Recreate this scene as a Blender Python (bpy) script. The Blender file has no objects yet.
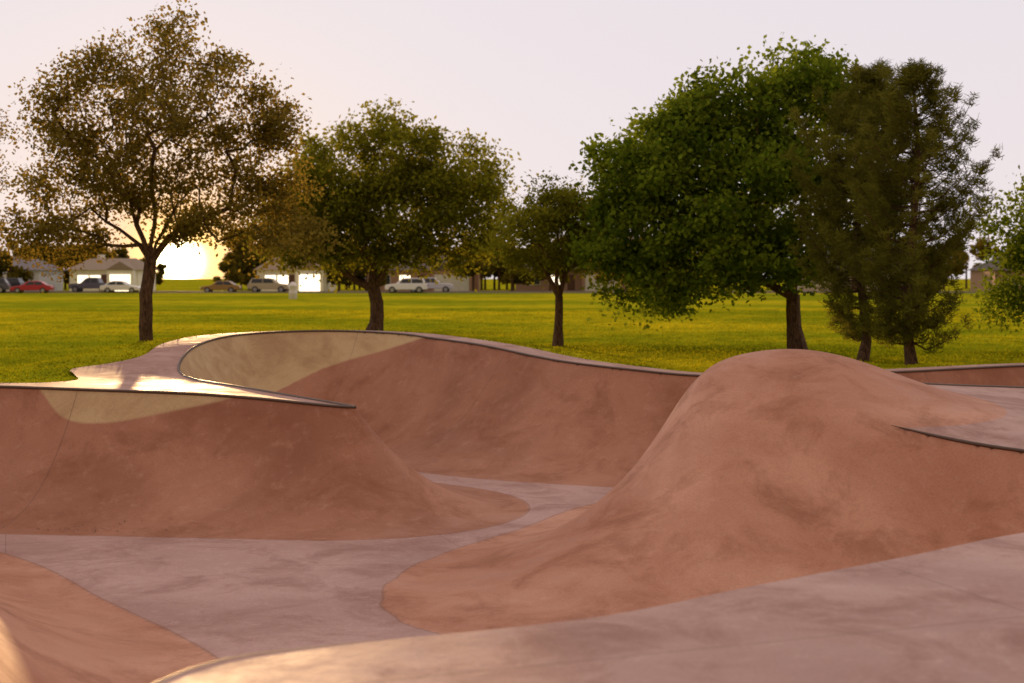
import bpy, math, random
import numpy as np
from mathutils import Vector
random.seed(7); rng=np.random.default_rng(11)
scene=bpy.context.scene
scene.view_settings.view_transform='Standard'; scene.view_settings.look='None'
scene.view_settings.exposure=0; scene.view_settings.gamma=1

# ------------------------------------------------------------ helpers
def link(o,parent=None):
    scene.collection.objects.link(o)
    if parent: o.parent=parent
    return o
def mesh_arrays(name,V,F,mats,midx=None,smooth=False,parent=None):
    V=np.asarray(V,dtype=np.float32); F=np.asarray(F,dtype=np.int32)
    me=bpy.data.meshes.new(name)
    me.vertices.add(len(V)); me.vertices.foreach_set('co',V.ravel())
    k=F.shape[1]; me.loops.add(F.size); me.loops.foreach_set('vertex_index',F.ravel())
    me.polygons.add(len(F)); me.polygons.foreach_set('loop_start',np.arange(0,F.size,k,dtype=np.int32))
    for m in mats: me.materials.append(m)
    if midx is not None: me.polygons.foreach_set('material_index',np.asarray(midx,dtype=np.int32))
    me.polygons.foreach_set('use_smooth',np.full(len(F),smooth))
    me.update(calc_edges=True); me.validate()
    return link(bpy.data.objects.new(name,me),parent)
def setattr_(o,name,arr):
    a=o.data.attributes.new(name,'FLOAT','POINT'); a.data.foreach_set('value',np.asarray(arr,dtype=np.float32))
def pydata(name,V,F,mats,midx=None,parent=None,smooth=False,bevel=0):
    me=bpy.data.meshes.new(name); me.from_pydata([tuple(v) for v in V],[],F)
    for m in mats: me.materials.append(m)
    if midx:
        for p,i in zip(me.polygons,midx): p.material_index=i
    for p in me.polygons: p.use_smooth=smooth
    me.update(); o=link(bpy.data.objects.new(name,me),parent)
    if bevel:
        b=o.modifiers.new('bev','BEVEL'); b.width=bevel; b.segments=2
    return o
def empty(name,loc,rot=0):
    e=bpy.data.objects.new(name,None); e.location=loc; e.rotation_euler=(0,0,rot); return link(e)

class NT:
    def __init__(s,nt): s.nt=nt
    def n(s,t,**kw):
        nd=s.nt.nodes.new(t)
        for k,v in kw.items(): setattr(nd,k,v)
        return nd
    def put(s,sock,v):
        if hasattr(v,'is_output'): s.nt.links.new(v,sock)
        elif v is not None:
            if isinstance(v,(tuple,list)) and len(v)==3 and sock.type=='RGBA': v=(*v,1)
            sock.default_value=v
    def m(s,op,a,b=None,c=None,clamp=False):
        nd=s.n('ShaderNodeMath',operation=op); nd.use_clamp=clamp
        s.put(nd.inputs[0],a)
        if b is not None: s.put(nd.inputs[1],b)
        if c is not None: s.put(nd.inputs[2],c)
        return nd.outputs[0]
    def mix(s,f,a,b,mode='MIX'):
        nd=s.n('ShaderNodeMix',data_type='RGBA',blend_type=mode)
        s.put(nd.inputs[0],f); s.put(nd.inputs[6],a); s.put(nd.inputs[7],b); return nd.outputs[2]
    def noise(s,vec,scale,detail=4,rough=.55,dist=0):
        nd=s.n('ShaderNodeTexNoise'); s.put(nd.inputs['Vector'],vec)
        nd.inputs['Scale'].default_value=scale; nd.inputs['Detail'].default_value=detail
        nd.inputs['Roughness'].default_value=rough; nd.inputs['Distortion'].default_value=dist
        return nd.outputs[0]
    def rng(s,v,a,b,c=0.,d=1.,smooth=True):
        nd=s.n('ShaderNodeMapRange'); nd.interpolation_type='SMOOTHSTEP' if smooth else 'LINEAR'
        for i,x in enumerate((v,a,b,c,d)): s.put(nd.inputs[i],x)
        return nd.outputs[0]
    def attr(s,name): return s.n('ShaderNodeAttribute',attribute_name=name).outputs['Fac']
    def pos(s): return s.n('ShaderNodeNewGeometry').outputs['Position']
    def scale(s,vec,sc):
        nd=s.n('ShaderNodeVectorMath',operation='MULTIPLY'); s.put(nd.inputs[0],vec); nd.inputs[1].default_value=sc
        return nd.outputs[0]
    def bump(s,h,strength,dist):
        nd=s.n('ShaderNodeBump'); nd.inputs['Strength'].default_value=strength; nd.inputs['Distance'].default_value=dist
        s.put(nd.inputs['Height'],h); return nd.outputs[0]
def mat(name):
    m=bpy.data.materials.new(name); m.use_nodes=True; m.node_tree.nodes.clear(); return m,NT(m.node_tree)
def principled(N,col,rough=.7,normal=None,metal=0.,spec=.5):
    p=N.n('ShaderNodeBsdfPrincipled'); N.put(p.inputs['Base Color'],col); N.put(p.inputs['Roughness'],rough)
    N.put(p.inputs['Metallic'],metal); N.put(p.inputs['Specular IOR Level'],spec)
    if normal is not None: N.put(p.inputs['Normal'],normal)
    return p.outputs[0]
def out(N,sh): o=N.n('ShaderNodeOutputMaterial'); N.nt.links.new(sh,o.inputs[0])
def simple(name,col,rough=.6,metal=0.,var=.15,sc=3.):
    m,N=mat(name); f=N.noise(N.pos(),sc,3)
    c=N.mix(f,tuple(x*(1-var) for x in col),tuple(min(1,x*(1+var)) for x in col))
    out(N,principled(N,c,rough,metal=metal)); return m

# ------------------------------------------------------------ materials
def concrete():
    m,N=mat('skate_concrete'); P=N.pos()
    fl=N.attr('fl'); dk=N.attr('dk'); cr=N.attr('cr'); s=N.attr('sl'); sm=N.attr('sm')
    n1=N.noise(P,.38,5,.6,.6); n2=N.noise(P,1.3,6,.70,.6); n3=N.noise(P,45,2,.6); n4=N.noise(P,6,5,.72,.3)
    wa=N.mix(sm,(.420,.180,.100),(.285,.112,.056)); wb=N.mix(sm,(.600,.315,.205),(.440,.205,.120))  # left and back walls darker, hip lighter: uneven light put into the colour
    wall=N.mix(N.rng(n1,.3,.7),wa,wb)
    wall=N.mix(N.rng(n2,.46,.70,0,.55),wall,(.24,.095,.048))
    wall=N.mix(N.rng(n4,.50,.78,0,.28),wall,(.63,.38,.26))
    flo=N.mix(N.rng(n1,.3,.7),(.37,.215,.180),(.52,.335,.295))
    flo=N.mix(N.rng(n2,.45,.68,0,.60),flo,(.28,.145,.118))
    flo=N.mix(N.rng(n4,.52,.76,0,.40),flo,(.64,.46,.41))
    dec=N.mix(N.rng(n1,.3,.7),(.38,.220,.178),(.53,.340,.285))
    dec=N.mix(N.rng(n2,.44,.68,0,.68),dec,(.27,.140,.108))
    dec=N.mix(N.rng(n4,.52,.76,0,.38),dec,(.64,.45,.38))
    cream_light=N.mix(N.rng(n2,.35,.7),(.62,.47,.24),(.46,.31,.155))  # pale patches of light on the upper walls, painted as colour
    wob=N.m('MULTIPLY',N.m('SUBTRACT',n2,.5),.05)
    mf=N.rng(N.m('ADD',fl,wob),-.03,.03)
    md=N.rng(N.m('ADD',dk,N.m('MULTIPLY',wob,.3)),-.006,.006)
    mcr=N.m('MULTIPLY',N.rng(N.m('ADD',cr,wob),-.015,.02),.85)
    wall=N.mix(mcr,wall,cream_light)
    col=N.mix(mf,flo,wall); col=N.mix(md,col,dec)
    j1=N.rng(N.m('ABSOLUTE',fl),.006,.016,1,0)
    pp=N.m('PINGPONG',s,1.9); j2=N.m('MULTIPLY',N.m('MULTIPLY',N.rng(pp,.004,.011,1,0),mf),sm)
    sep=N.n('ShaderNodeSeparateXYZ'); N.put(sep.inputs[0],P)
    gx=N.m('PINGPONG',N.m('ADD',N.m('MULTIPLY',sep.outputs[0],.94),N.m('MULTIPLY',sep.outputs[1],.34)),2.3)
    gy=N.m('PINGPONG',N.m('SUBTRACT',N.m('MULTIPLY',sep.outputs[1],.94),N.m('MULTIPLY',sep.outputs[0],.34)),2.7)
    flat=N.m('MAXIMUM',N.m('SUBTRACT',1.,mf),md)
    j3=N.m('MULTIPLY',N.rng(N.m('MINIMUM',gx,gy),.003,.009,1,0),flat)
    J=N.m('MAXIMUM',N.m('MAXIMUM',N.m('MULTIPLY',j1,.30),N.m('MULTIPLY',j2,.40)),N.m('MULTIPLY',j3,.42))
    col=N.mix(J,col,(.12,.06,.04))
    sp=N.rng(n3,.3,.7,.92,1.07,False)
    cc=N.n('ShaderNodeVectorMath',operation='SCALE'); N.put(cc.inputs[0],col); N.put(cc.inputs['Scale'],sp); col=cc.outputs[0]
    hb=N.m('ADD',N.noise(P,5,3,.6),N.m('MULTIPLY',N.noise(P,45,1,.5),.05))
    out(N,principled(N,col,N.rng(n2,.3,.7,.52,.78),N.bump(hb,.30,.016),spec=.30)); return m
M_con=concrete()
M_cop=simple('steel_coping',(.12,.085,.065),.36,.6)

def grassmat(name,blade=False):
    m,N=mat(name); P=N.pos()
    a=N.noise(P,.055,5,.65); b=N.noise(N.scale(P,(1,.6,1)),1.1,4,.7)
    col=N.mix(N.rng(a,.38,.62),(.225,.265,.008),(.500,.430,.012))
    col=N.mix(N.rng(b,.42,.7,0,.65),col,(.130,.160,.006))
    d=N.n('ShaderNodeBsdfDiffuse'); N.put(d.inputs[0],col)
    if blade:
        t=N.n('ShaderNodeBsdfTranslucent'); N.put(t.inputs[0],col)
        x=N.n('ShaderNodeMixShader'); x.inputs[0].default_value=.45; N.nt.links.new(d.outputs[0],x.inputs[1]); N.nt.links.new(t.outputs[0],x.inputs[2]); out(N,x.outputs[0])
    else:
        c=N.noise(P,12,3,.7); N.put(d.inputs[0],N.mix(N.rng(c,.45,.75,0,.5),col,(.13,.15,.008)))
        out(N,d.outputs[0])
    return m
M_grass=grassmat('grass_turf'); M_blade=grassmat('grass_blades',True)

def leafmat(name,dark,light,trans,tf=.45):
    m,N=mat(name)
    f=N.attr('tone')
    col=N.mix(f,dark,light)
    d=N.n('ShaderNodeBsdfDiffuse'); N.put(d.inputs[0],col)
    t=N.n('ShaderNodeBsdfTranslucent'); N.put(t.inputs[0],N.mix(f,tuple(x*.7 for x in trans),trans))
    x=N.n('ShaderNodeMixShader'); x.inputs[0].default_value=tf
    N.nt.links.new(d.outputs[0],x.inputs[1]); N.nt.links.new(t.outputs[0],x.inputs[2]); out(N,x.outputs[0]); return m
L_oak=leafmat('oak_leaves',(.080,.078,.016),(.215,.190,.042),(.40,.27,.04),.5)
L_oak2=leafmat('oak_leaves_green',(.070,.090,.007),(.24,.250,.024),(.38,.34,.025),.5)
L_map=leafmat('maple_leaves',(.040,.085,.004),(.235,.315,.026),(.27,.33,.025),.42)
L_pine=leafmat('pine_needles',(.070,.085,.010),(.21,.215,.032),(.23,.20,.03),.38)
L_far=leafmat('far_leaves',(.06,.060,.008),(.18,.155,.02),(.30,.19,.02),.35)
def bark(name,a,b):
    m,N=mat(name); P=N.pos()
    n=N.noise(N.scale(P,(1,1,.22)),22,4,.7,1.0)
    col=N.mix(N.rng(n,.35,.65),a,b); out(N,principled(N,col,.9,N.bump(n,.9,.03),spec=.2)); return m
M_bark=bark('bark',(.045,.024,.015),(.18,.10,.058))

# ------------------------------------------------------------ skate bowl height model
ZF=-1.3
def catmull(pts,step=.15):
    p=np.array(pts,float); n=len(p); res=[]
    q=np.vstack([2*p[0]-p[1],p,2*p[-1]-p[-2]])
    for i in range(n-1):
        a,b,c,d=q[i],q[i+1],q[i+2],q[i+3]
        k=max(2,int(np.linalg.norm((c-b)[:2])/step))
        t=(np.arange(k)/k)[:,None]
        t01=max(np.linalg.norm((b-a)[:2]),1e-3)**.5; t12=max(np.linalg.norm((c-b)[:2]),1e-3)**.5; t23=max(np.linalg.norm((d-c)[:2]),1e-3)**.5
        m1=(c-b)+t12*((b-a)/t01-(c-a)/(t01+t12)); m2=(c-b)+t12*((d-c)/t23-(d-b)/(t12+t23))
        res.append((2*b-2*c+m1+m2)*t**3+(-3*b+3*c-2*m1-m2)*t**2+m1*t+b)
    res.append(p[-1:]); return np.vstack(res)
AB=catmull([(-17,18.9,.2,2.3,-.3),(-10,18.6,.19,2.3,-.3),(-6.7,18.3,.175,2.3,-.25),(-6.2,18.24,.165,2.3,-.02),(-5.6,18.15,.15,2.3,.27),(-4.14,18.0,.109,2.3,.12),(-3.3,17.9,.06,2.3,-.05),
 (-2.25,17.68,-.02,2.2,-.3),(-1.98,17.68,-.034,2.2,-.3),(-2.15,17.85,-.02,2.2,-.3),(-3.6,19.2,.078,2.2,-.3),(-4.9,21,.12,2.2,-.2),(-5.33,22.5,.25,2.3,.3),(-5.4,24.3,.454,2.5,.5),
 (-4.97,25.6,.558,2.7,.80),(-3.59,26.2,.608,2.8,.50),(-2.05,25.6,.576,2.9,.16),(-1.4,25,.52,2.9,-.05),(-.55,24.0,.451,2.9,-.3),(.765,22.6,.26,2.7,-.3),(1.8,21.9,.17,2.5,-.3),(2.89,21.5,.095,2.4,-.3),
 (4.5,21.9,.08,2.4,-.3),(6.3,22.5,.09,2.4,-.3),(8.4,23,.154,2.4,-.3),(12,23.3,.2,2.4,-.3),(17,23.5,.2,2.4,-.3)])
Cc=catmull([(17,12.5,2.2,0),(10,12.7,2.2,0),(7,12.9,2.2,0),(4.97,13.6,2.2,0),(3.85,14.2,2.3,.2),(3.05,14.5,2.2,.8),(2.4,14.9,2.1,1.7),(2.02,15.5,1.85,2.4),(2.1,16.2,1.8,1.2),(2.6,16.9,1.9,.1),(3.8,17.5,2.1,0),(5.5,17.9,2.2,0),(6.6,18,2.2,0),(10,18.3,2.2,0),(17,18.5,2.2,0)])
Nn=catmull([(-13.5,24),(-13.2,17),(-10.5,15.2),(-7,13.2),(-5.5,11.3),(-4.1,9.4),(-3.4,7.8),(-2.8,6.3),(-2.3,5.2),(-1.85,4.75),(-1.52,5.1),(-1.4,5.55),(-1.2,5.88),(-.79,6.10),(-.28,6.30),(.42,6.62),(1.26,7.28),(2.27,8.05),(3.25,8.82),(5,9.7),(8,10.2),(12,10.5),(14.2,12.5),(14.7,18),(14.7,30)])
polyAB=np.vstack([AB[:,:2],[(40,24),(40,80),(-40,80),(-40,19)]])
polyC=np.vstack([Cc[:,:2],[(40,18.5),(40,12.5)]])
polyN=np.vstack([Nn[:,:2],[(40,30),(40,-40),(-40,-40),(-40,24)]])
Fp=np.array([(-17,-9),(-17,19.6),(-10,19.3),(-7.2,19.0),(-6.45,19.15),(-6.2,19.9),(-6.5,20.8),(-6.75,21.5),(-6.4,22.2),(-6.1,23.0),(-6.1,24.5),(-5.7,25.9),(-4.9,26.6),(-3.59,26.9),(-1.7,26.2),(-.05,24.5),(1.1,23.2),(2.1,22.5),(2.9,22.2),(4.4,22.55),(6.2,23.15),(8.3,23.65),(12,23.95),(17,24.1),(17,-9)],float)
def densify(p,step=.12,closed=True):
    r=[];n=len(p)
    for i in range(n if closed else n-1):
        a=p[i];b=p[(i+1)%n];k=max(1,int(np.linalg.norm(b-a)/step)); r.append(a+(b-a)*(np.arange(k)/k)[:,None])
    return np.vstack(r)
Fc=catmull(np.vstack([Fp[1:-1]])); Fpoly=np.vstack([Fp[:1],Fc,Fp[-1:]]); Fd=densify(Fpoly,.2)
def inside(P,poly):
    x=P[:,0];y=P[:,1]; r=np.zeros(len(P),bool); n=len(poly); j=n-1
    for i in range(n):
        xi,yi=poly[i];xj,yj=poly[j]
        if yi!=yj:
            c=((yi>y)!=(yj>y)); r^=c&(x<(xj-xi)*(y-yi)/(yj-yi)+xi)
        j=i
    return r
def nearest(P,L,chunk=4000):
    a=L[:-1];b=L[1:]; ab=(b-a)[:,:2]; l2=(ab**2).sum(1)+1e-12
    D=np.empty(len(P)); I=np.empty((len(P),L.shape[1]))
    for k in range(0,len(P),chunk):
        p=P[k:k+chunk]
        dx=p[:,0:1]-a[None,:,0]; dy=p[:,1:2]-a[None,:,1]
        t=np.clip((dx*ab[:,0]+dy*ab[:,1])/l2,0,1)
        d=(dx-t*ab[:,0])**2+(dy-t*ab[:,1])**2
        j=d.argmin(1); r=np.arange(len(p)); D[k:k+chunk]=np.sqrt(d[r,j]); tt=t[r,j][:,None]
        I[k:k+chunk]=a[j]*(1-tt)+b[j]*tt
    return D,I
def addS(L):
    s=np.concatenate([[0],np.cumsum(np.linalg.norm(np.diff(L[:,:2],axis=0),axis=1))]); return np.hstack([L,s[:,None]])
AB=addS(AB);Cc=addS(Cc);Nn=addS(Nn)
def idw(P,L,chunk=6000):
    o=np.empty(len(P))
    for k in range(0,len(P),chunk):
        p=P[k:k+chunk]; d=(p[:,0:1]-L[None,:,0])**2+(p[:,1:2]-L[None,:,1])**2; w=1/(d+1e-4)**2
        o[k:k+chunk]=(w*L[:,2]).sum(1)/w.sum(1)
    return o
def mound(x,y):
    dx=x-3.25;dy=y-15.8
    sy=np.where(dy<0,.88,1.1)
    return .68*np.exp(-dx**2/(2*1.15**2)-dy**2/(2*sy**2))
def deckC(x,y): return -.01-.033*np.clip(x-3.9,-3,6)+.075*np.clip(y-14.2,-2,4)+mound(x,y)
def surf(P):
    n=len(P)
    dA,iA=nearest(P,AB); dC,iC=nearest(P,Cc); dN,iN=nearest(P,Nn)
    nA=inside(P,polyAB);nC=inside(P,polyC);nN=inside(P,polyN)
    def prof(d,z,r,p): return ZF+(z-ZF)*np.clip(1-d/r,0,1)**p
    rA=iA[:,3]; zA=prof(dA,iA[:,2],rA,2.45)
    ii=np.where(nA&(dA>1e-4))[0]
    if len(ii): 
        zi=idw(P[ii],AB); w=np.clip(dA[ii]/.25,0,1); zA[ii]=zi*w+iA[ii,2]*(1-w)
    vx=P[:,0]-3.3;vy=P[:,1]-15.7; hd=np.hypot(vx,vy)+1e-6
    c=np.clip((vx*-.68+vy*-.733)/hd,0,1)
    rC=iC[:,2]+2.5*c**5
    zC=prof(dC,deckC(iC[:,0],iC[:,1]),rC,2.55); zC=np.where(nC,deckC(P[:,0],P[:,1]),zC)
    rN=np.full(n,2.25); zN=prof(dN,0.,rN,2.4); zN=np.where(nN,0.,zN)
    Z=np.stack([zA,zC,zN]); z=Z.max(0); k=Z.argmax(0)
    sA=np.where(nA,dA,-dA);sN=np.where(nN,dN,-dN);sC=np.where(nC,dC,-dC)
    sCm=np.minimum(sC,(.10-mound(P[:,0],P[:,1]))*1.5)
    dk=np.maximum(np.maximum(sA,sN),sCm)
    fl=np.maximum(np.maximum(np.where(nA,1,rA-dA),np.where(nC,1,rC-dC)),np.where(nN,1,rN-dN))
    cr=iA[:,4]-dA  # reach of the painted light patch from the rim
    s=np.choose(k,[iA[:,5],iC[:,4]+.7,iN[:,2]+.4])
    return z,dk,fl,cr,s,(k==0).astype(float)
c=.06
def axis(lo,flo,fhi,hi,c,cc):
    return np.concatenate([np.linspace(lo,flo,int((flo-lo)/cc)+1)[:-1],np.arange(flo,fhi,c),np.linspace(fhi,hi,int((hi-fhi)/cc)+1)])
ax=axis(-17,-7.8,10,17,c,.2); ay=axis(-9,4.4,27.2,27.6,c,.25)
X,Y=np.meshgrid(ax,ay); P=np.stack([X.ravel(),Y.ravel()],1)
Csnap=Cc[(Cc[:,0]>3.75)&(Cc[:,1]<15)]; Csnap2=Cc[(Cc[:,0]>3.75)&(Cc[:,1]>15)]
for L in (AB,Csnap,Csnap2,Nn,np.hstack([Fc,np.zeros((len(Fc),1))])):
    d,i=nearest(P,L); mk=d<c*.6; P[mk]=i[mk,:2]
z,dk,fl,cr,s,sm=surf(P)
Z=z.reshape(X.shape); mk=np.clip((mound(P[:,0],P[:,1])-.05)/.12,0,1).reshape(X.shape)
mk*=1-np.clip((P[:,0].reshape(X.shape)-3.5)/.5,0,1)*np.clip((14.75-P[:,1].reshape(X.shape))/.3,0,1)
for _ in range(30):
    Zs=Z.copy(); Zs[1:-1,1:-1]=(Z[:-2,1:-1]+Z[2:,1:-1]+Z[1:-1,:-2]+Z[1:-1,2:])/4
    Z=Z*(1-mk)+Zs*mk
z=Z.ravel()
ny,nx=X.shape; idx=np.arange(nx*ny).reshape(ny,nx)
F=np.stack([idx[:-1,:-1],idx[:-1,1:],idx[1:,1:],idx[1:,:-1]],-1).reshape(-1,4)
cen=P[F].mean(1); F=F[inside(cen,Fpoly)]
V=np.column_stack([P,z])
bowl=mesh_arrays('skatepark_bowl',V,F,[M_con],smooth=True)
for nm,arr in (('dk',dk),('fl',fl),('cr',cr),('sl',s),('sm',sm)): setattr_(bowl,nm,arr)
bowl.data.set_sharp_from_angle(angle=math.radians(32))

def tube(name,L,r,mat_,parent,dz=0,sides=8):
    n=len(L); T=np.gradient(L,axis=0); T/=np.linalg.norm(T,axis=1)[:,None]+1e-9
    S=np.stack([T[:,1],-T[:,0],np.zeros(n)],1); S/=np.linalg.norm(S,axis=1)[:,None]+1e-9; U=np.cross(S,T)
    r=np.broadcast_to(r,(n,))[:,None]
    V=[];
    for k in range(sides):
        a=2*math.pi*k/sides; V.append(L+np.array([0,0,dz])+r*(math.cos(a)*S+math.sin(a)*U))
    V=np.stack(V,1).reshape(-1,3); F=[]
    for i in range(n-1):
        for k in range(sides):
            k2=(k+1)%sides; F.append((i*sides+k,i*sides+k2,(i+1)*sides+k2,(i+1)*sides+k))
    return mesh_arrays(name,V,F,[mat_],smooth=True,parent=parent)
tube('coping_back',AB[:,:3],.021,M_cop,bowl,.002)
for nm,L in (('coping_hip',Csnap),('coping_hip_back',Csnap2)):
    rr=np.full(len(L),.020); 
    if nm=='coping_hip': rr[-4:]=[.018,.014,.009,.003]
    tube(nm,np.column_stack([L[:,:2],deckC(L[:,0],L[:,1])]),rr,M_cop,bowl,.0)
Ln=Nn[(Nn[:,1]<6.3)&(Nn[:,0]>-1.9)&(Nn[:,0]<-.3)]; rr=np.full(len(Ln),.009); rr[-6:]=np.linspace(.008,.002,6)
tube('added_near_coping',np.column_stack([Ln[:,:2],np.zeros(len(Ln))]),rr,simple('glint_steel',(.50,.36,.22),.35,.7),bowl,-.002)  # thin tube added for the warm highlight along the near edge

# ------------------------------------------------------------ terrain / grass
GZ=-.15
def gaxis(lo,hi,c,far):
    a=[lo]; st=c
    while a[-1]>-far: st*=1.22; a.append(a[-1]-st)
    b=[hi]; st=c
    while b[-1]<far: st*=1.22; b.append(b[-1]+st)
    return np.concatenate([a[::-1][:-1],np.arange(lo,hi,c),b])
gx=gaxis(-18,18,.25,2500); gy=gaxis(-10,32,.25,2500)
GX,GY=np.meshgrid(gx,gy); GP=np.stack([GX.ravel(),GY.ravel()],1)
FdZ=np.column_stack([Fd,surf(Fd)[0]])
def ground_z(P):
    z=np.full(len(P),GZ); near=np.where((np.abs(P[:,0])<24)&(P[:,1]>-16)&(P[:,1]<34))[0]
    q=P[near]; d,i=nearest(q,FdZ); ins=inside(q,Fpoly); ze=i[:,2]-.02
    t=np.clip(1-d/4,0,1); t=t*t*(3-2*t); zz=GZ+(ze-GZ)*t
    jj=np.where(ins)[0]; zi=zz.copy(); zi[jj]=surf(q[jj])[0]-.02-np.clip(d[jj]/.5,0,1)*.45
    z[near]=zi; return z
gz=ground_z(GP); ny,nx=GX.shape; idx=np.arange(nx*ny).reshape(ny,nx)
F=np.stack([idx[:-1,:-1],idx[:-1,1:],idx[1:,1:],idx[1:,:-1]],-1).reshape(-1,4)
mesh_arrays('ground',np.column_stack([GP,gz]),F,[M_grass],smooth=True)
n=150000
yy=19+ (rng.random(n)**1.4)*60; xx=(rng.random(n)*2-1)*(yy*.43+3)
Q=np.stack([xx,yy],1); Q=Q[~inside(Q,Fpoly)]; zq=ground_z(Q); n=len(Q)
an=rng.random(n)*6.283; w=.012+.0006*Q[:,1]; h=(.02+.045*rng.random(n)**2)
B=np.column_stack([Q,zq-.005]); dx=np.stack([np.cos(an),np.sin(an),np.zeros(n)],1)*w[:,None]
tip=B+np.column_stack([rng.normal(0,.02,n),rng.normal(0,.02,n),h])
V=np.stack([B-dx,B+dx,tip],1).reshape(-1,3); mesh_arrays('grass',V,np.arange(3*n).reshape(-1,3),[M_blade])
M_lit=simple('dry_leaves',(.16,.09,.04),.8,var=.5,sc=30)
n=70; lx=rng.normal(-5.0,.55,n); ly=16.1+rng.normal(0,.12,n)
e=6; lx=np.concatenate([lx,rng.uniform(-6,1,e)]); ly=np.concatenate([ly,rng.uniform(13,20,e)]); n+=e
q=np.stack([lx,ly],1); lz=surf(q)[0]+.010
ctr=np.column_stack([q,lz]); a=rng.random(n)*6.28; sz=rng.uniform(.007,.016,n)
u=np.stack([np.cos(a),np.sin(a),rng.normal(0,.3,n)],1)*sz[:,None]; v=np.stack([-np.sin(a),np.cos(a),rng.normal(0,.3,n)],1)*sz[:,None]*.6
mesh_arrays('fallen_leaves',np.stack([ctr-u,ctr-v,ctr+u,ctr+v],1).reshape(-1,3),np.arange(4*n).reshape(-1,4),[M_lit])

# ------------------------------------------------------------ trees
def leaves(C,size,aspect=.6):
    n=len(C); a=rng.normal(size=(n,3)); a/=np.linalg.norm(a,axis=1)[:,None]
    b=rng.normal(size=(n,3)); b-=a*(a*b).sum(1)[:,None]; b/=np.linalg.norm(b,axis=1)[:,None]
    sz=(size*rng.uniform(.65,1.3,n))[:,None]; nn=np.cross(a,b)
    V=np.stack([C-a*sz*.5,C+b*sz*aspect*.5+nn*sz*.08,C+a*sz*.5,C-b*sz*aspect*.5+nn*sz*.08],1).reshape(-1,3)
    return V,np.arange(4*n).reshape(-1,4)
def frusta(segs,sides=6):
    V=[];F=[]
    for p,q,r1,r2 in segs:
        d=q-p; l=math.sqrt(float(d@d))
        if l<1e-4: continue
        d=d/l; h=np.array([0,0,1.]) if abs(d[2])<.9 else np.array([1.,0,0]); a=np.cross(d,h);a/=math.sqrt(float(a@a));b=np.cross(d,a); o=len(V)
        sd=sides if r1>.03 else 4
        for k in range(sd):
            t=2*math.pi*k/sd; e=math.cos(t)*a+math.sin(t)*b; V.append(p-d*r1*.3+e*r1); V.append(q+d*r2*.3+e*r2)
        for k in range(sd):
            k2=(k+1)%sd; F.append((o+2*k,o+2*k2,o+2*k2+1,o+2*k+1))
    return np.array(V),np.array(F)
def finish_tree(name,base,V1,F1,V2,F2,tone,lmat):
    o=mesh_arrays(name,np.vstack([V1,V2])+base,np.vstack([F1,F2+len(V1)]),[M_bark,lmat],np.concatenate([np.zeros(len(F1)),np.ones(len(F2))]))
    setattr_(o,'tone',np.concatenate([np.zeros(len(V1)),np.repeat(np.clip(tone,0,1),4)])); return o
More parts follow.
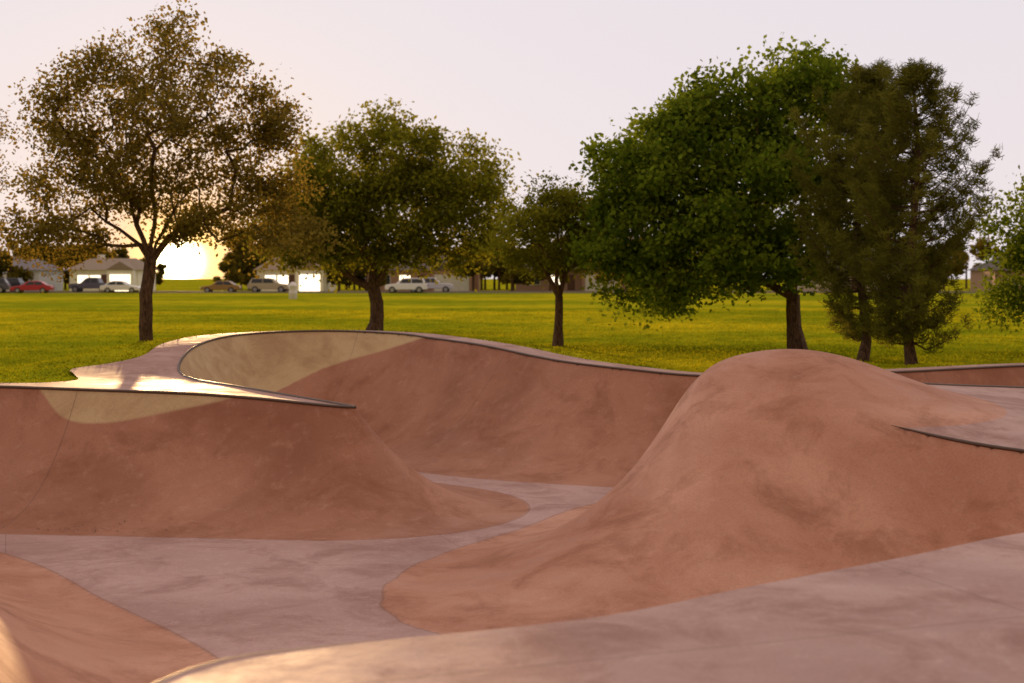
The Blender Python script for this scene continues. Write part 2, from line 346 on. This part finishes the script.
def tree(name,base,ells,limbs,r0,fork,nclump,nleaf,lsize,sig,lmat,aspect=.6,depth=1.,twig=.008,lobe=.36,per=8):
    base=np.array(base,float); nodes=[np.zeros(3)]; par=[-1]
    def path(start,tgt,step=.3,j=.05):
        p0=nodes[start]; d=np.linalg.norm(tgt-p0); k=max(1,int(d/step)); cur=start; sag=rng.normal(0,.045*d,3)
        for i in range(1,k+1):
            t=i/k; p=p0+(tgt-p0)*t+sag*math.sin(math.pi*t)+rng.normal(0,j,3)*(i<k)
            nodes.append(p); par.append(cur); cur=len(nodes)-1
        return cur
    f=path(0,np.array([fork[0],0,fork[1]]),.35,.012)
    for li,L in enumerate(limbs):
        cur=f
        for pt in L: cur=path(cur,np.array(pt,float),.35,.04)
    w=np.array([e[2]*e[3]*min(e[2],e[3]) for e in ells])**.8; w/=w.sum(); pts=[]; subs=[]; gi=0
    while len(pts)<nclump:
        e=ells[gi%len(ells)] if gi<2*len(ells) else ells[rng.choice(len(ells),p=w)]; gi+=1
        best=None
        for _ in range(5):
            v=rng.normal(size=3); v/=np.linalg.norm(v); rr=rng.random()**.36
            dy=min(e[2]*1.1,2.6)*depth; p=np.array([e[0]+v[0]*rr*e[2],v[1]*rr*dy,e[1]+v[2]*rr*e[3]])
            dd=min([np.linalg.norm(p-s_) for s_ in subs],default=9)
            if best is None or dd>best[0]: best=(dd,p)
        p=best[1]; subs.append(p)
        for _ in range(rng.integers(per//2,per*3//2+1)): pts.append(p+rng.normal(0,lobe,3)*np.array([1,1,.75]))
    root=nodes[f]; pts.sort(key=lambda p:np.linalg.norm(p-root)); cl=[]
    for p in pts:
        A=np.array(nodes[f:]); d=np.linalg.norm(A-p,axis=1); dr=np.linalg.norm(A-root,axis=1)
        cost=d+.15*dr+(dr>np.linalg.norm(p-root))*3; cl.append(path(f+int(cost.argmin()),p,.3,.035))
    cnt=np.zeros(len(nodes)); 
    for c_ in cl: cnt[c_]+=1
    for i in range(len(nodes)-1,0,-1): cnt[par[i]]+=max(cnt[i],0)
    tot=cnt[f]; R=np.maximum(r0*.85*(cnt/tot)**.56,twig*.6)
    for i in range(f+1): R[i]=r0*(1.0-.15*i/max(f,1))
    R[0]=r0*1.4
    segs=[(nodes[par[i]],nodes[i],min(R[par[i]],R[i]*1.35 if i>f else 9),R[i]) for i in range(1,len(nodes))]
    V1,F1=frusta(segs,7); C=[];T=[]
    for c_ in cl:
        k=max(4,int(nleaf*rng.uniform(.4,1.6))); sg=sig*rng.uniform(.7,1.3)
        o_=rng.normal(size=(k,3)); C.append(nodes[c_]+o_*np.array([sg,sg,sg*.7])); t0=rng.normal(.42,.20)
        T.append(t0+.10*o_[:,2]+rng.normal(0,.18,k))
    C=np.vstack(C);T=np.concatenate(T); k_=C[:,2]>.25; C=C[k_];T=T[k_]; V2,F2=leaves(C,lsize,aspect); print(name,len(C),len(segs))
    return finish_tree(name,base,V1,F1,V2,F2,T,lmat)
tree('oak_tree',(-7.76,30,GZ),[(0,5.8,1.7,1.6),(-1.4,5.6,1.1,1.4),(-1.8,3.5,1.15,1.1),(1.6,5.3,1.0,1.2),(2.1,3.5,1.0,1.0),(.6,4.2,1.2,1.1),(-.9,4.3,1.1,1.0),(.1,6.8,.6,.5),(2.7,3.0,.9,.8),(-1.8,2.6,.9,.5),(1.1,2.9,.8,.4),(2.3,5.0,.6,.7)],
     [[(-.3,.05,2.9),(-.9,-.3,4.6)],[(.1,.1,3.2),(.2,0,5.8)],[(.4,-.1,2.9),(1.3,.3,4.6)],[(-.7,.2,2.8),(-1.7,.1,3.3)],[(.7,.2,2.9),(1.9,-.2,3.4)]],.155,(0.02,2.1),600,72,.092,.20,L_oak,aspect=.65,lobe=.27,per=6)
tree('oak_tree.001',(-4.34,44,GZ),[(.8,4.5,2.6,2.1),(-1.25,4.3,1.5,1.8),(2.75,4.0,1.4,1.6),(.8,5.9,1.6,.85),(-1.7,2.7,1.0,.8),(2.1,2.8,1.5,.8),(-2.2,3.65,1.0,1.4),(-2.9,3.2,.8,1.0),(3.3,3.2,.9,.9)],
     [[(-.9,.1,1.9),(-1.6,0,3.4)],[(.15,.1,2.6),(.5,0,4.6)],[(.5,-.1,2.3),(2.0,.1,3.9)]],.24,(.0,1.4),680,80,.14,.27,L_oak2,lobe=.33,per=7)
tree('oak_tree.002',(1.18,36,GZ),[(0,2.95,1.1,1.0),(-1,2.8,.7,.9),(1.1,3.0,.9,1.1),(.05,3.75,.55,.4),(-.4,2.1,.9,.4),(1.0,2.3,.8,.5)],
     [[(-.25,0,1.8),(-.6,.1,2.6)],[(.2,.05,1.9),(.6,0,3.0)],[(.05,-.1,2.2),(0,0,3.2)]],.12,(.03,1.25),270,66,.10,.20,L_oak2,lobe=.22)
tree('maple_tree',(6.92,34,GZ),[(-1.9,3.85,2.5,2.4),(-.15,5.9,1.5,1.1),(-3.5,3.0,1.3,1.7),(-2.35,1.7,1.8,.8),(.7,3.85,1.2,2.3),(-2.4,5.7,1.1,.9),(-3.9,4.3,.7,1.0),(1.0,6.0,.8,.8),(-3.7,1.8,.8,.7),(-.4,2.6,1.2,.9),(.2,6.7,.7,.4)],
     [[(-.5,0,2.4),(-1.7,.1,4.2)],[(.1,.1,2.6),(0,0,5.2)],[(-1.2,-.1,1.9),(-3.2,0,2.9)],[(.3,0,2.3),(.8,0,3.8)]],.20,(-.1,1.3),860,72,.135,.23,L_map,.75,lobe=.34,per=8)
tree('oak_tree.003',(12.3,32,GZ),[(-.3,2.6,1.1,1.4),(0,1.5,1.2,1.0),(.9,3,1.2,1.2)],[[(.1,0,1.5),(.2,0,2.4)]],.14,(0,.8),280,70,.115,.25,L_map,lobe=.28)
tree('oak_tree.004',(-13.6,33,GZ),[(.2,4.3,1.1,1.8),(-.8,4.8,1.6,1.6),(.5,3.0,.9,.8)],[[(.1,0,3),(.2,0,4.4)]],.18,(0,2),240,50,.09,.22,L_oak)

def pine(name,base,H,prof,seed):
    base=np.array(base,float); R=random.Random(seed); segs=[];C=[];Tn=[]
    k=14; tp=[np.array([.12*math.sin(i*.5+seed),.08*math.cos(i*.7),H*i/k]) for i in range(k+1)]; tp[0]*=0
    rr=lambda t:.105*(1-t)**.8+.012
    for i in range(k): segs.append((tp[i],tp[i+1],rr(i/k)*(1.3 if i==0 else 1),rr((i+1)/k)))
    hs=[p[0] for p in prof]; rs=[p[1] for p in prof]; h=.5
    while h<H-.1:
        t=h/H*k; i=min(int(t),k-1); c0=tp[i]+(tp[i+1]-tp[i])*(t-i)
        for b in range(R.choice([4,4,5])):
            a=R.random()*6.283; L=float(np.interp(h,hs,rs))*R.uniform(.5,1.22); tb=R.gauss(.45,.18)
            d=np.array([math.cos(a),math.sin(a),0]); rise=R.uniform(-.05,.3)+.6*h/H; pr=c0; m=max(4,int(L/.15))
            for q in range(1,m+1):
                s_=q/m; p=c0+d*L*s_+np.array([0,0,L*(rise*s_+.30*s_**3-.12*math.sin(math.pi*s_))])+rng.normal(0,.018,3)
                segs.append((pr,p,.018*(1-s_)+.005,.018*(1-s_)+.004)); 
                if s_>.25:
                    for _ in range(4):
                        side=np.cross(d,[0,0,1])*R.uniform(-1,1)*(.10+.30*L*(1.05-s_))+d*R.uniform(0,.15)+np.array([0,0,R.uniform(-.06,.14)])
                        C.append(p+side); Tn.append(tb+.35*(s_-.6))
                        if R.random()<.3: segs.append((p,p+side,.006,.003))
                pr=p
        h+=R.uniform(.11,.21)
    for _ in range(10): C.append(tp[-1]+np.array([R.gauss(0,.03),R.gauss(0,.03),R.uniform(-.2,.12)])); Tn.append(.5)
    C=np.array(C); m=18; T=np.repeat(C,m,0); n=len(T); tone=np.repeat(Tn,m)+rng.normal(0,.15,n)
    dr=rng.normal(size=(n,3)); dr[:,2]=np.abs(dr[:,2])*.7+.1; dr/=np.linalg.norm(dr,axis=1)[:,None]
    T=T+rng.normal(0,.036,(n,3)); ln=rng.uniform(.08,.15,n)[:,None]
    sd=np.cross(dr,rng.normal(size=(n,3))); sd/=np.linalg.norm(sd,axis=1)[:,None]; sd*=.0085
    V2=np.stack([T-sd,T+sd,T+dr*ln+sd*.4,T+dr*ln-sd*.4],1).reshape(-1,3); F2=np.arange(4*n).reshape(-1,4)
    V1,F1=frusta(segs,5); print(name,n)
    return finish_tree(name,base,V1,F1,V2,F2,tone,L_pine)
pine('pine_tree',(7.73,27,GZ),5.75,[(.3,.9),(1.3,1.35),(3.3,1.2),(4.4,.8),(5.2,.35),(6,.08)],3)
pine('pine_tree.001',(7.40,29.5,GZ),6.0,[(.9,.9),(1.6,1.5),(3.3,1.55),(4.6,.95),(5.5,.4),(6.2,.1)],8)

# distant tree line
C=[];segs=[];T=[]
def far_crown(x,y,h,w):
    segs.append((np.array([x,y,GZ]),np.array([x,y,GZ+h*.5]),.2,.12))
    for _ in range(int(7+w)):
        cx=x+rng.uniform(-.6,.6)*w; cz=GZ+h*rng.uniform(.22,.82); r=rng.uniform(.16,.32)*w
        k=int(140*r); v=rng.normal(size=(k,3)); v/=np.linalg.norm(v,axis=1)[:,None]
        C.append(np.array([cx,y+rng.uniform(-1,1)*w*.4,cz])+v*(rng.random((k,1))**.4)*r*np.array([1,1,.8])); T.append(rng.normal(.4,.15)+rng.normal(0,.15,k)+v[:,2]*.1)
x=-115
while x<125:
    y=rng.uniform(200,232); u=512+1400*x/y
    if u<138: h=rng.uniform(6.5,9.0)
    elif u<155: h=5.5
    elif u<218: h=0
    elif u<245: h=6.
    else: h=rng.uniform(7.,10)
    if h and u<600 or (h and u>600 and rng.random()<.6): far_crown(x,y,h,rng.uniform(3.5,5.5) if h>6.2 else 2.6)
    x+=rng.uniform(1.2,2.2)
for (x,y,h,w) in [(-36,178,5.0,2.8),(-22.5,182,5.4,3.4),(-18.5,178,5.6,3.5),(-5,180,6.5,4),(0,180,6,4),(5,183,6.5,4),(-63,176,6.5,3.6),(-70,178,7.5,3.6),(12,178,6,4),(20,182,6,4),(28,180,6,4),(55,180,7,5),(66,178,7,5),(-58,200,7,4)]: far_crown(x,y,h,w)
for x in np.arange(-37.5,34,2.2): far_crown(x+rng.uniform(-.5,.5),rng.uniform(197,203),rng.uniform(4.8,6.5),3.2)
C=np.vstack(C);T=np.concatenate(T); k_=C[:,2]>GZ+.2; C=C[k_];T=T[k_]; V2,F2=leaves(C,.55,.8); V1,F1=frusta(segs,5); print('far',len(C))
finish_tree('distant_trees',np.zeros(3),V1,F1,V2,F2,T,L_far)

# ------------------------------------------------------------ street
M_asph=simple('asphalt',(.05,.048,.046),.9,sc=1.5); M_kerb=simple('kerb_concrete',(.30,.26,.20),.8)
pydata('road',[(-160,163,GZ+.02),(160,163,GZ+.02),(160,171,GZ+.02),(-160,171,GZ+.02)],[(0,1,2,3)],[M_asph])
def box(name,x0,x1,y0,y1,z0,z1,m,parent=None,bevel=0):
    V=[(x0,y0,z0),(x1,y0,z0),(x1,y1,z0),(x0,y1,z0),(x0,y0,z1),(x1,y0,z1),(x1,y1,z1),(x0,y1,z1)]
    return pydata(name,V,[(0,3,2,1),(4,5,6,7),(0,1,5,4),(1,2,6,5),(2,3,7,6),(3,0,4,7)],[m],parent=parent,bevel=bevel)
box('kerb',-160,160,171.01,171.2,GZ-.1,GZ+.14,M_kerb)
box('kerb.001',-160,160,162.8,162.99,GZ-.1,GZ+.12,M_kerb)
box('pavement',-160,160,171.21,173,GZ-.1,GZ+.13,M_kerb)
M_glass=simple('window_glass',(.04,.045,.05),.12); M_tyre=simple('tyre',(.02,.02,.02),.8); M_hub=simple('wheel_hub',(.4,.4,.4),.35,.8)
M_lamp=simple('headlamp',(.7,.7,.65),.2); M_red=simple('tail_lamp',(.35,.02,.02),.3)
M_glow,N_=mat('house_glow'); em=N_.n('ShaderNodeEmission'); em.inputs[0].default_value=(1,.84,.58,1); em.inputs[1].default_value=2.4; out(N_,em.outputs[0])  # emission added to make house fronts read bright; brick house windows share it
def car(x,y,col,kind='sedan',rot=0.):
    e=empty('parked_car',(x,y,GZ+.02),rot); m=simple('car_paint',col,.28,.1,.05)
    if kind=='sedan':
        L=4.6;body=[(0,.35),(.05,.62),(.25,.74),(1.25,.88),(3.9,.92),(4.5,.86),(4.6,.55),(4.55,.32),(0.1,.3)]; cab=[(1.2,.88),(1.95,1.36),(2.9,1.42),(3.4,1.34),(4.05,.92)]; W=.88
    elif kind=='suv':
        L=4.9;body=[(0,.42),(.05,.85),(.3,.98),(1.3,1.08),(4.75,1.1),(4.88,.75),(4.85,.4),(.1,.38)]; cab=[(1.25,1.08),(1.95,1.66),(2.6,1.74),(4.35,1.7),(4.72,1.1)]; W=.95
    else:
        L=5.6;body=[(0,.48),(.05,.9),(.3,1.05),(1.5,1.12),(5.5,1.12),(5.6,.8),(5.58,.5),(.1,.45)]; cab=[(1.45,1.12),(2.1,1.74),(2.7,1.8),(3.5,1.77),(3.75,1.12)]; W=.98
    def prism(name,pr,w0,w1,mt,bev=.05):
        n=len(pr); zm=min(p[1] for p in pr); zM=max(p[1] for p in pr); V=[]
        for sgn in (-1,1):
            for p in pr:
                t=(p[1]-zm)/(zM-zm); V.append((p[0]-L/2,sgn*(w0+(w1-w0)*t),p[1]))
        Fc_=[tuple(range(n)),tuple(range(2*n-1,n-1,-1))]+[(i,i+n,(i+1)%n+n,(i+1)%n) for i in range(n)]
        return pydata(name,V,Fc_,[mt],parent=e,bevel=bev)
    prism('body',body,W,W*.97,m,.06); prism('cabin',cab,W*.93,W*.74,m,.05)
    zc=cab[0][1]; zt=max(p[1] for p in cab)
    for sgn in (-1,1):
        x0=cab[0][0]+.45; x1=cab[-1][0]-.3; xt0=cab[1][0]+.12; xt1=cab[-2][0]-.05; xm=(x0+x1)/2
        for k,(a,b,c_,d) in enumerate([(x0,xm-.04,xm-.04,xt0),(xm+.04,x1,xt1,xm+.04)]):
            yb=sgn*(W*.93-.04+.025); yt=sgn*(W*.76+.03)
            pydata('side_window_%d'%k,[(a-L/2,yb,zc+.06),(b-L/2,yb,zc+.06),(c_-L/2,yt,zt-.1),(d-L/2,yt,zt-.1)],[(0,1,2,3)],[M_glass],parent=e)
    for nm,p,q,o in (('windscreen',cab[0],cab[1],-.02),('rear_window',cab[-1],cab[-2],.02)):
        pydata(nm,[(p[0]+(q[0]-p[0])*.12-L/2+o,-W*.8,p[1]+.06),(p[0]+(q[0]-p[0])*.12-L/2+o,W*.8,p[1]+.06),(q[0]-L/2+o,W*.66,q[1]-.06),(q[0]-L/2+o,-W*.66,q[1]-.06)],[(0,1,2,3)],[M_glass],parent=e)
    r=.33 if kind=='sedan' else .39
    for wx in (.85,L-.95):
        for sgn in (-1,1):
            V=[];n=18
            for yy_,rad in ((sgn*(W-.2),r),(sgn*(W+.02),r),(sgn*(W+.025),r*.6)):
                for k in range(n): V.append((wx-L/2+rad*math.cos(2*math.pi*k/n),yy_,r-.02+rad*math.sin(2*math.pi*k/n)))
            Fs=[(i,(i+1)%n,(i+1)%n+n,i+n) for i in range(n)]+[(i+n,(i+1)%n+n,(i+1)%n+2*n,i+2*n) for i in range(n)]+[tuple(range(2*n,3*n))]
            pydata('wheel',V,Fs,[M_tyre,M_hub],[0]*(2*n)+[1],parent=e)
    for sgn in (-1,1):
        z0=body[1][1]
        box('headlamp',-L/2-.01,-L/2+.12,sgn*W*.72-.15,sgn*W*.72+.15,z0-.14,z0+.0,M_lamp,e); box('tail_lamp',L/2-.12,L/2+.01,sgn*W*.75-.12,sgn*W*.75+.12,z0-.1,z0+.06,M_red,e)
    return e
car(-60.5,161.5,(.10,.10,.12),'suv',.2); car(-55.0,160.5,(.45,.03,.03),'sedan',.1); car(-61,168,(.03,.03,.04),'suv'); car(-45.5,163,(.8,.78,.72),'sedan',math.pi)
car(-34.5,166,(.35,.2,.05),'sedan'); car(-29,167,(.5,.42,.25),'suv',math.pi); car(-12.2,162,(.85,.85,.85),'suv'); car(-9.8,166.5,(.6,.6,.62),'truck',math.pi); car(-50.5,169,(.12,.12,.14),'truck')

def house(x,y,w,d,h,rh,wall,roof,rot=0,name='house',added_glow=False):
    e=empty(name,(x,y,GZ),rot); mw=simple(name+'_wall',wall,.85,sc=1.2); mr=simple(name+'_roof',roof,.9,sc=2.5); mt=simple(name+'_trim',(.7,.68,.62),.6)
    box('walls',-w/2,w/2,-d/2,d/2,-.1,h,mw,e)
    o=.45; V=[(-w/2-o,-d/2-o,h),(w/2+o,-d/2-o,h),(w/2+o,d/2+o,h),(-w/2-o,d/2+o,h),(-w/2+w*.16,0,h+rh),(w/2-w*.16,0,h+rh)]
    pydata('roof',V,[(0,1,5,4),(2,3,4,5),(1,2,5),(3,0,4),(0,3,2,1)],[mr],parent=e)
    gx0=w*.08; gw=min(5,w*.34)
    V=[(gx0,-d/2-o-1.2,h+.01),(gx0+gw+.6,-d/2-o-1.2,h+.01),(gx0+gw/2+.3,-d/2-o-1.2,h+rh*.7),(gx0+gw/2+.3,-d/2+d*.3,h+rh*.7),(gx0,-d/2+.4,h+.01),(gx0+gw+.6,-d/2+.4,h+.01)]
    pydata('front_gable',V,[(0,1,2),(0,2,3,4),(1,5,3,2)],[mr],parent=e)
    box('garage_wall',gx0+.1,gx0+gw+.5,-d/2-1.5,-d/2-.003,-.1,h,mw,e)
    box('garage_door',gx0+.5,gx0+gw+.1,-d/2-1.54,-d/2-1.503,0,2.2,M_glow if added_glow else mt,e)  # on the pale houses the door glows, added to brighten the front
    box('front_door',-.6,.4,-d/2-.05,-d/2-.003,.1,2.2,simple('front_door_paint',(.12,.05,.03),.5),e)
    for k,wx in enumerate((-w*.38,-w*.2)):
        box('window_trim_%d'%k,wx-.1,wx+1.5,-d/2-.04,-d/2-.003,.8,2.2,mt,e); box('window_%d'%k,wx,wx+1.4,-d/2-.06,-d/2-.043,.9,2.1,M_glow if (added_glow or k==1 and name=='brick_house') else M_glass,e)
    box('chimney',-w*.25,-w*.25+.8,.3,1.1,h+.2,h+rh+.5,mw,e); return e
house(-71,190,17,10,2.8,1.9,(.60,.60,.64),(.20,.18,.19)); house(-53.5,188,9,9,2.8,1.6,(.90,.85,.72),(.30,.23,.16),added_glow=True); house(-28.5,186,9,10,2.8,1.7,(.90,.85,.72),(.28,.20,.13),added_glow=True)
house(-12,192,15,10,2.8,2,(.42,.25,.17),(.12,.10,.09),name='brick_house'); house(8,192,15,10,2.8,2,(.4,.25,.18),(.12,.1,.09),name='brick_house'); house(46,192,15,10,2.8,2,(.5,.42,.33),(.14,.11,.1)); house(72,192,15,10,2.8,2,(.4,.25,.18),(.12,.1,.09),name='brick_house')
e=empty('trash_barrel',(-18.3,117,GZ)); mb=simple('barrel_paint',(.75,.7,.65),.5); n=20; prof=[(.30,0),(.33,.05),(.34,.45),(.36,.48),(.34,.52),(.34,1.0),(.37,1.04),(.37,1.1),(.33,1.18),(.2,1.36),(.05,1.42)]
V=[(r*math.cos(6.2832*k/n),r*math.sin(6.2832*k/n),z_) for r,z_ in prof for k in range(n)]
Fs=[(j*n+k,j*n+(k+1)%n,(j+1)*n+(k+1)%n,(j+1)*n+k) for j in range(len(prof)-1) for k in range(n)]+[tuple(range((len(prof)-1)*n,len(prof)*n))]
pydata('barrel',V,Fs,[mb],parent=e,smooth=True)

# ------------------------------------------------------------ light and sky
az=math.atan2(-332,1400); el=math.radians(5.0)
sd=Vector((math.sin(az)*math.cos(el),math.cos(az)*math.cos(el),math.sin(el)))
sl=bpy.data.lights.new('sun','SUN'); sl.energy=4.2; sl.angle=math.radians(.8); sl.color=(1,.62,.28)
so=link(bpy.data.objects.new('sun',sl)); so.rotation_euler=sd.to_track_quat('Z','Y').to_euler()
w=bpy.data.worlds.new('World'); scene.world=w; w.use_nodes=True; w.node_tree.nodes.clear(); N=NT(w.node_tree)
sky=N.n('ShaderNodeTexSky',sky_type='NISHITA'); sky.sun_disc=False; sky.sun_elevation=el; sky.sun_rotation=az; sky.dust_density=3
co=N.n('ShaderNodeTexCoord').outputs['Generated']; nv=N.n('ShaderNodeVectorMath',operation='NORMALIZE'); N.put(nv.inputs[0],co)
sx=N.n('ShaderNodeSeparateXYZ'); N.put(sx.inputs[0],nv.outputs[0])
grad=N.mix(N.rng(sx.outputs[2],0,.22),(.86,.775,.79),(.82,.755,.80))
grad=N.mix(N.rng(sx.outputs[2],.25,.9),grad,(.90,.73,.67))
grad=N.mix(N.rng(sx.outputs[1],.1,-.9),grad,(.47,.345,.29))   # the sky away from the sunset is darker
el2=math.radians(.66); sv=(math.sin(az)*math.cos(el2),math.cos(az)*math.cos(el2),math.sin(el2))
dt=N.n('ShaderNodeVectorMath',operation='DOT_PRODUCT'); N.put(dt.inputs[0],nv.outputs[0]); dt.inputs[1].default_value=sv
dot=N.m('MAXIMUM',dt.outputs['Value'],0.)
grad=N.mix(N.m('MULTIPLY',N.m('POWER',dot,120.),.30),grad,(1.05,.74,.40))
grad=N.mix(N.m('MULTIPLY',N.m('POWER',dot,900.),.97),grad,(1.6,.80,.16))
def glow(n,amp,col):
    g=N.m('MULTIPLY',N.m('POWER',dot,float(n)),amp); c_=N.n('ShaderNodeVectorMath',operation='SCALE'); c_.inputs[0].default_value=col; N.put(c_.inputs['Scale'],g); return c_.outputs[0]
def add(a,b): v=N.n('ShaderNodeVectorMath',operation='ADD'); N.put(v.inputs[0],a); N.put(v.inputs[1],b); return v.outputs[0]
nis=N.n('ShaderNodeVectorMath',operation='SCALE'); N.put(nis.inputs[0],sky.outputs[0]); nis.inputs['Scale'].default_value=.002
tot=add(grad,add(nis.outputs[0],add(glow(32000,90,(1,.90,.6)),glow(5000,2.6,(1,.75,.25)))))
bg=N.n('ShaderNodeBackground'); N.put(bg.inputs[0],tot); bg.inputs[1].default_value=.99
ow=N.n('ShaderNodeOutputWorld'); N.nt.links.new(bg.outputs[0],ow.inputs[0])

# ------------------------------------------------------------ camera
cam=bpy.data.cameras.new('camera'); co_=link(bpy.data.objects.new('camera',cam)); co_.location=(0,0,1.6); co_.rotation_euler=(math.radians(90),0,0)
cam.sensor_width=36; cam.lens=36*1400/1024; cam.shift_y=-63.5/1024; cam.clip_start=.1; cam.clip_end=6000
cam.dof.use_dof=True; cam.dof.focus_distance=15.5; cam.dof.aperture_fstop=2.0
scene.camera=co_
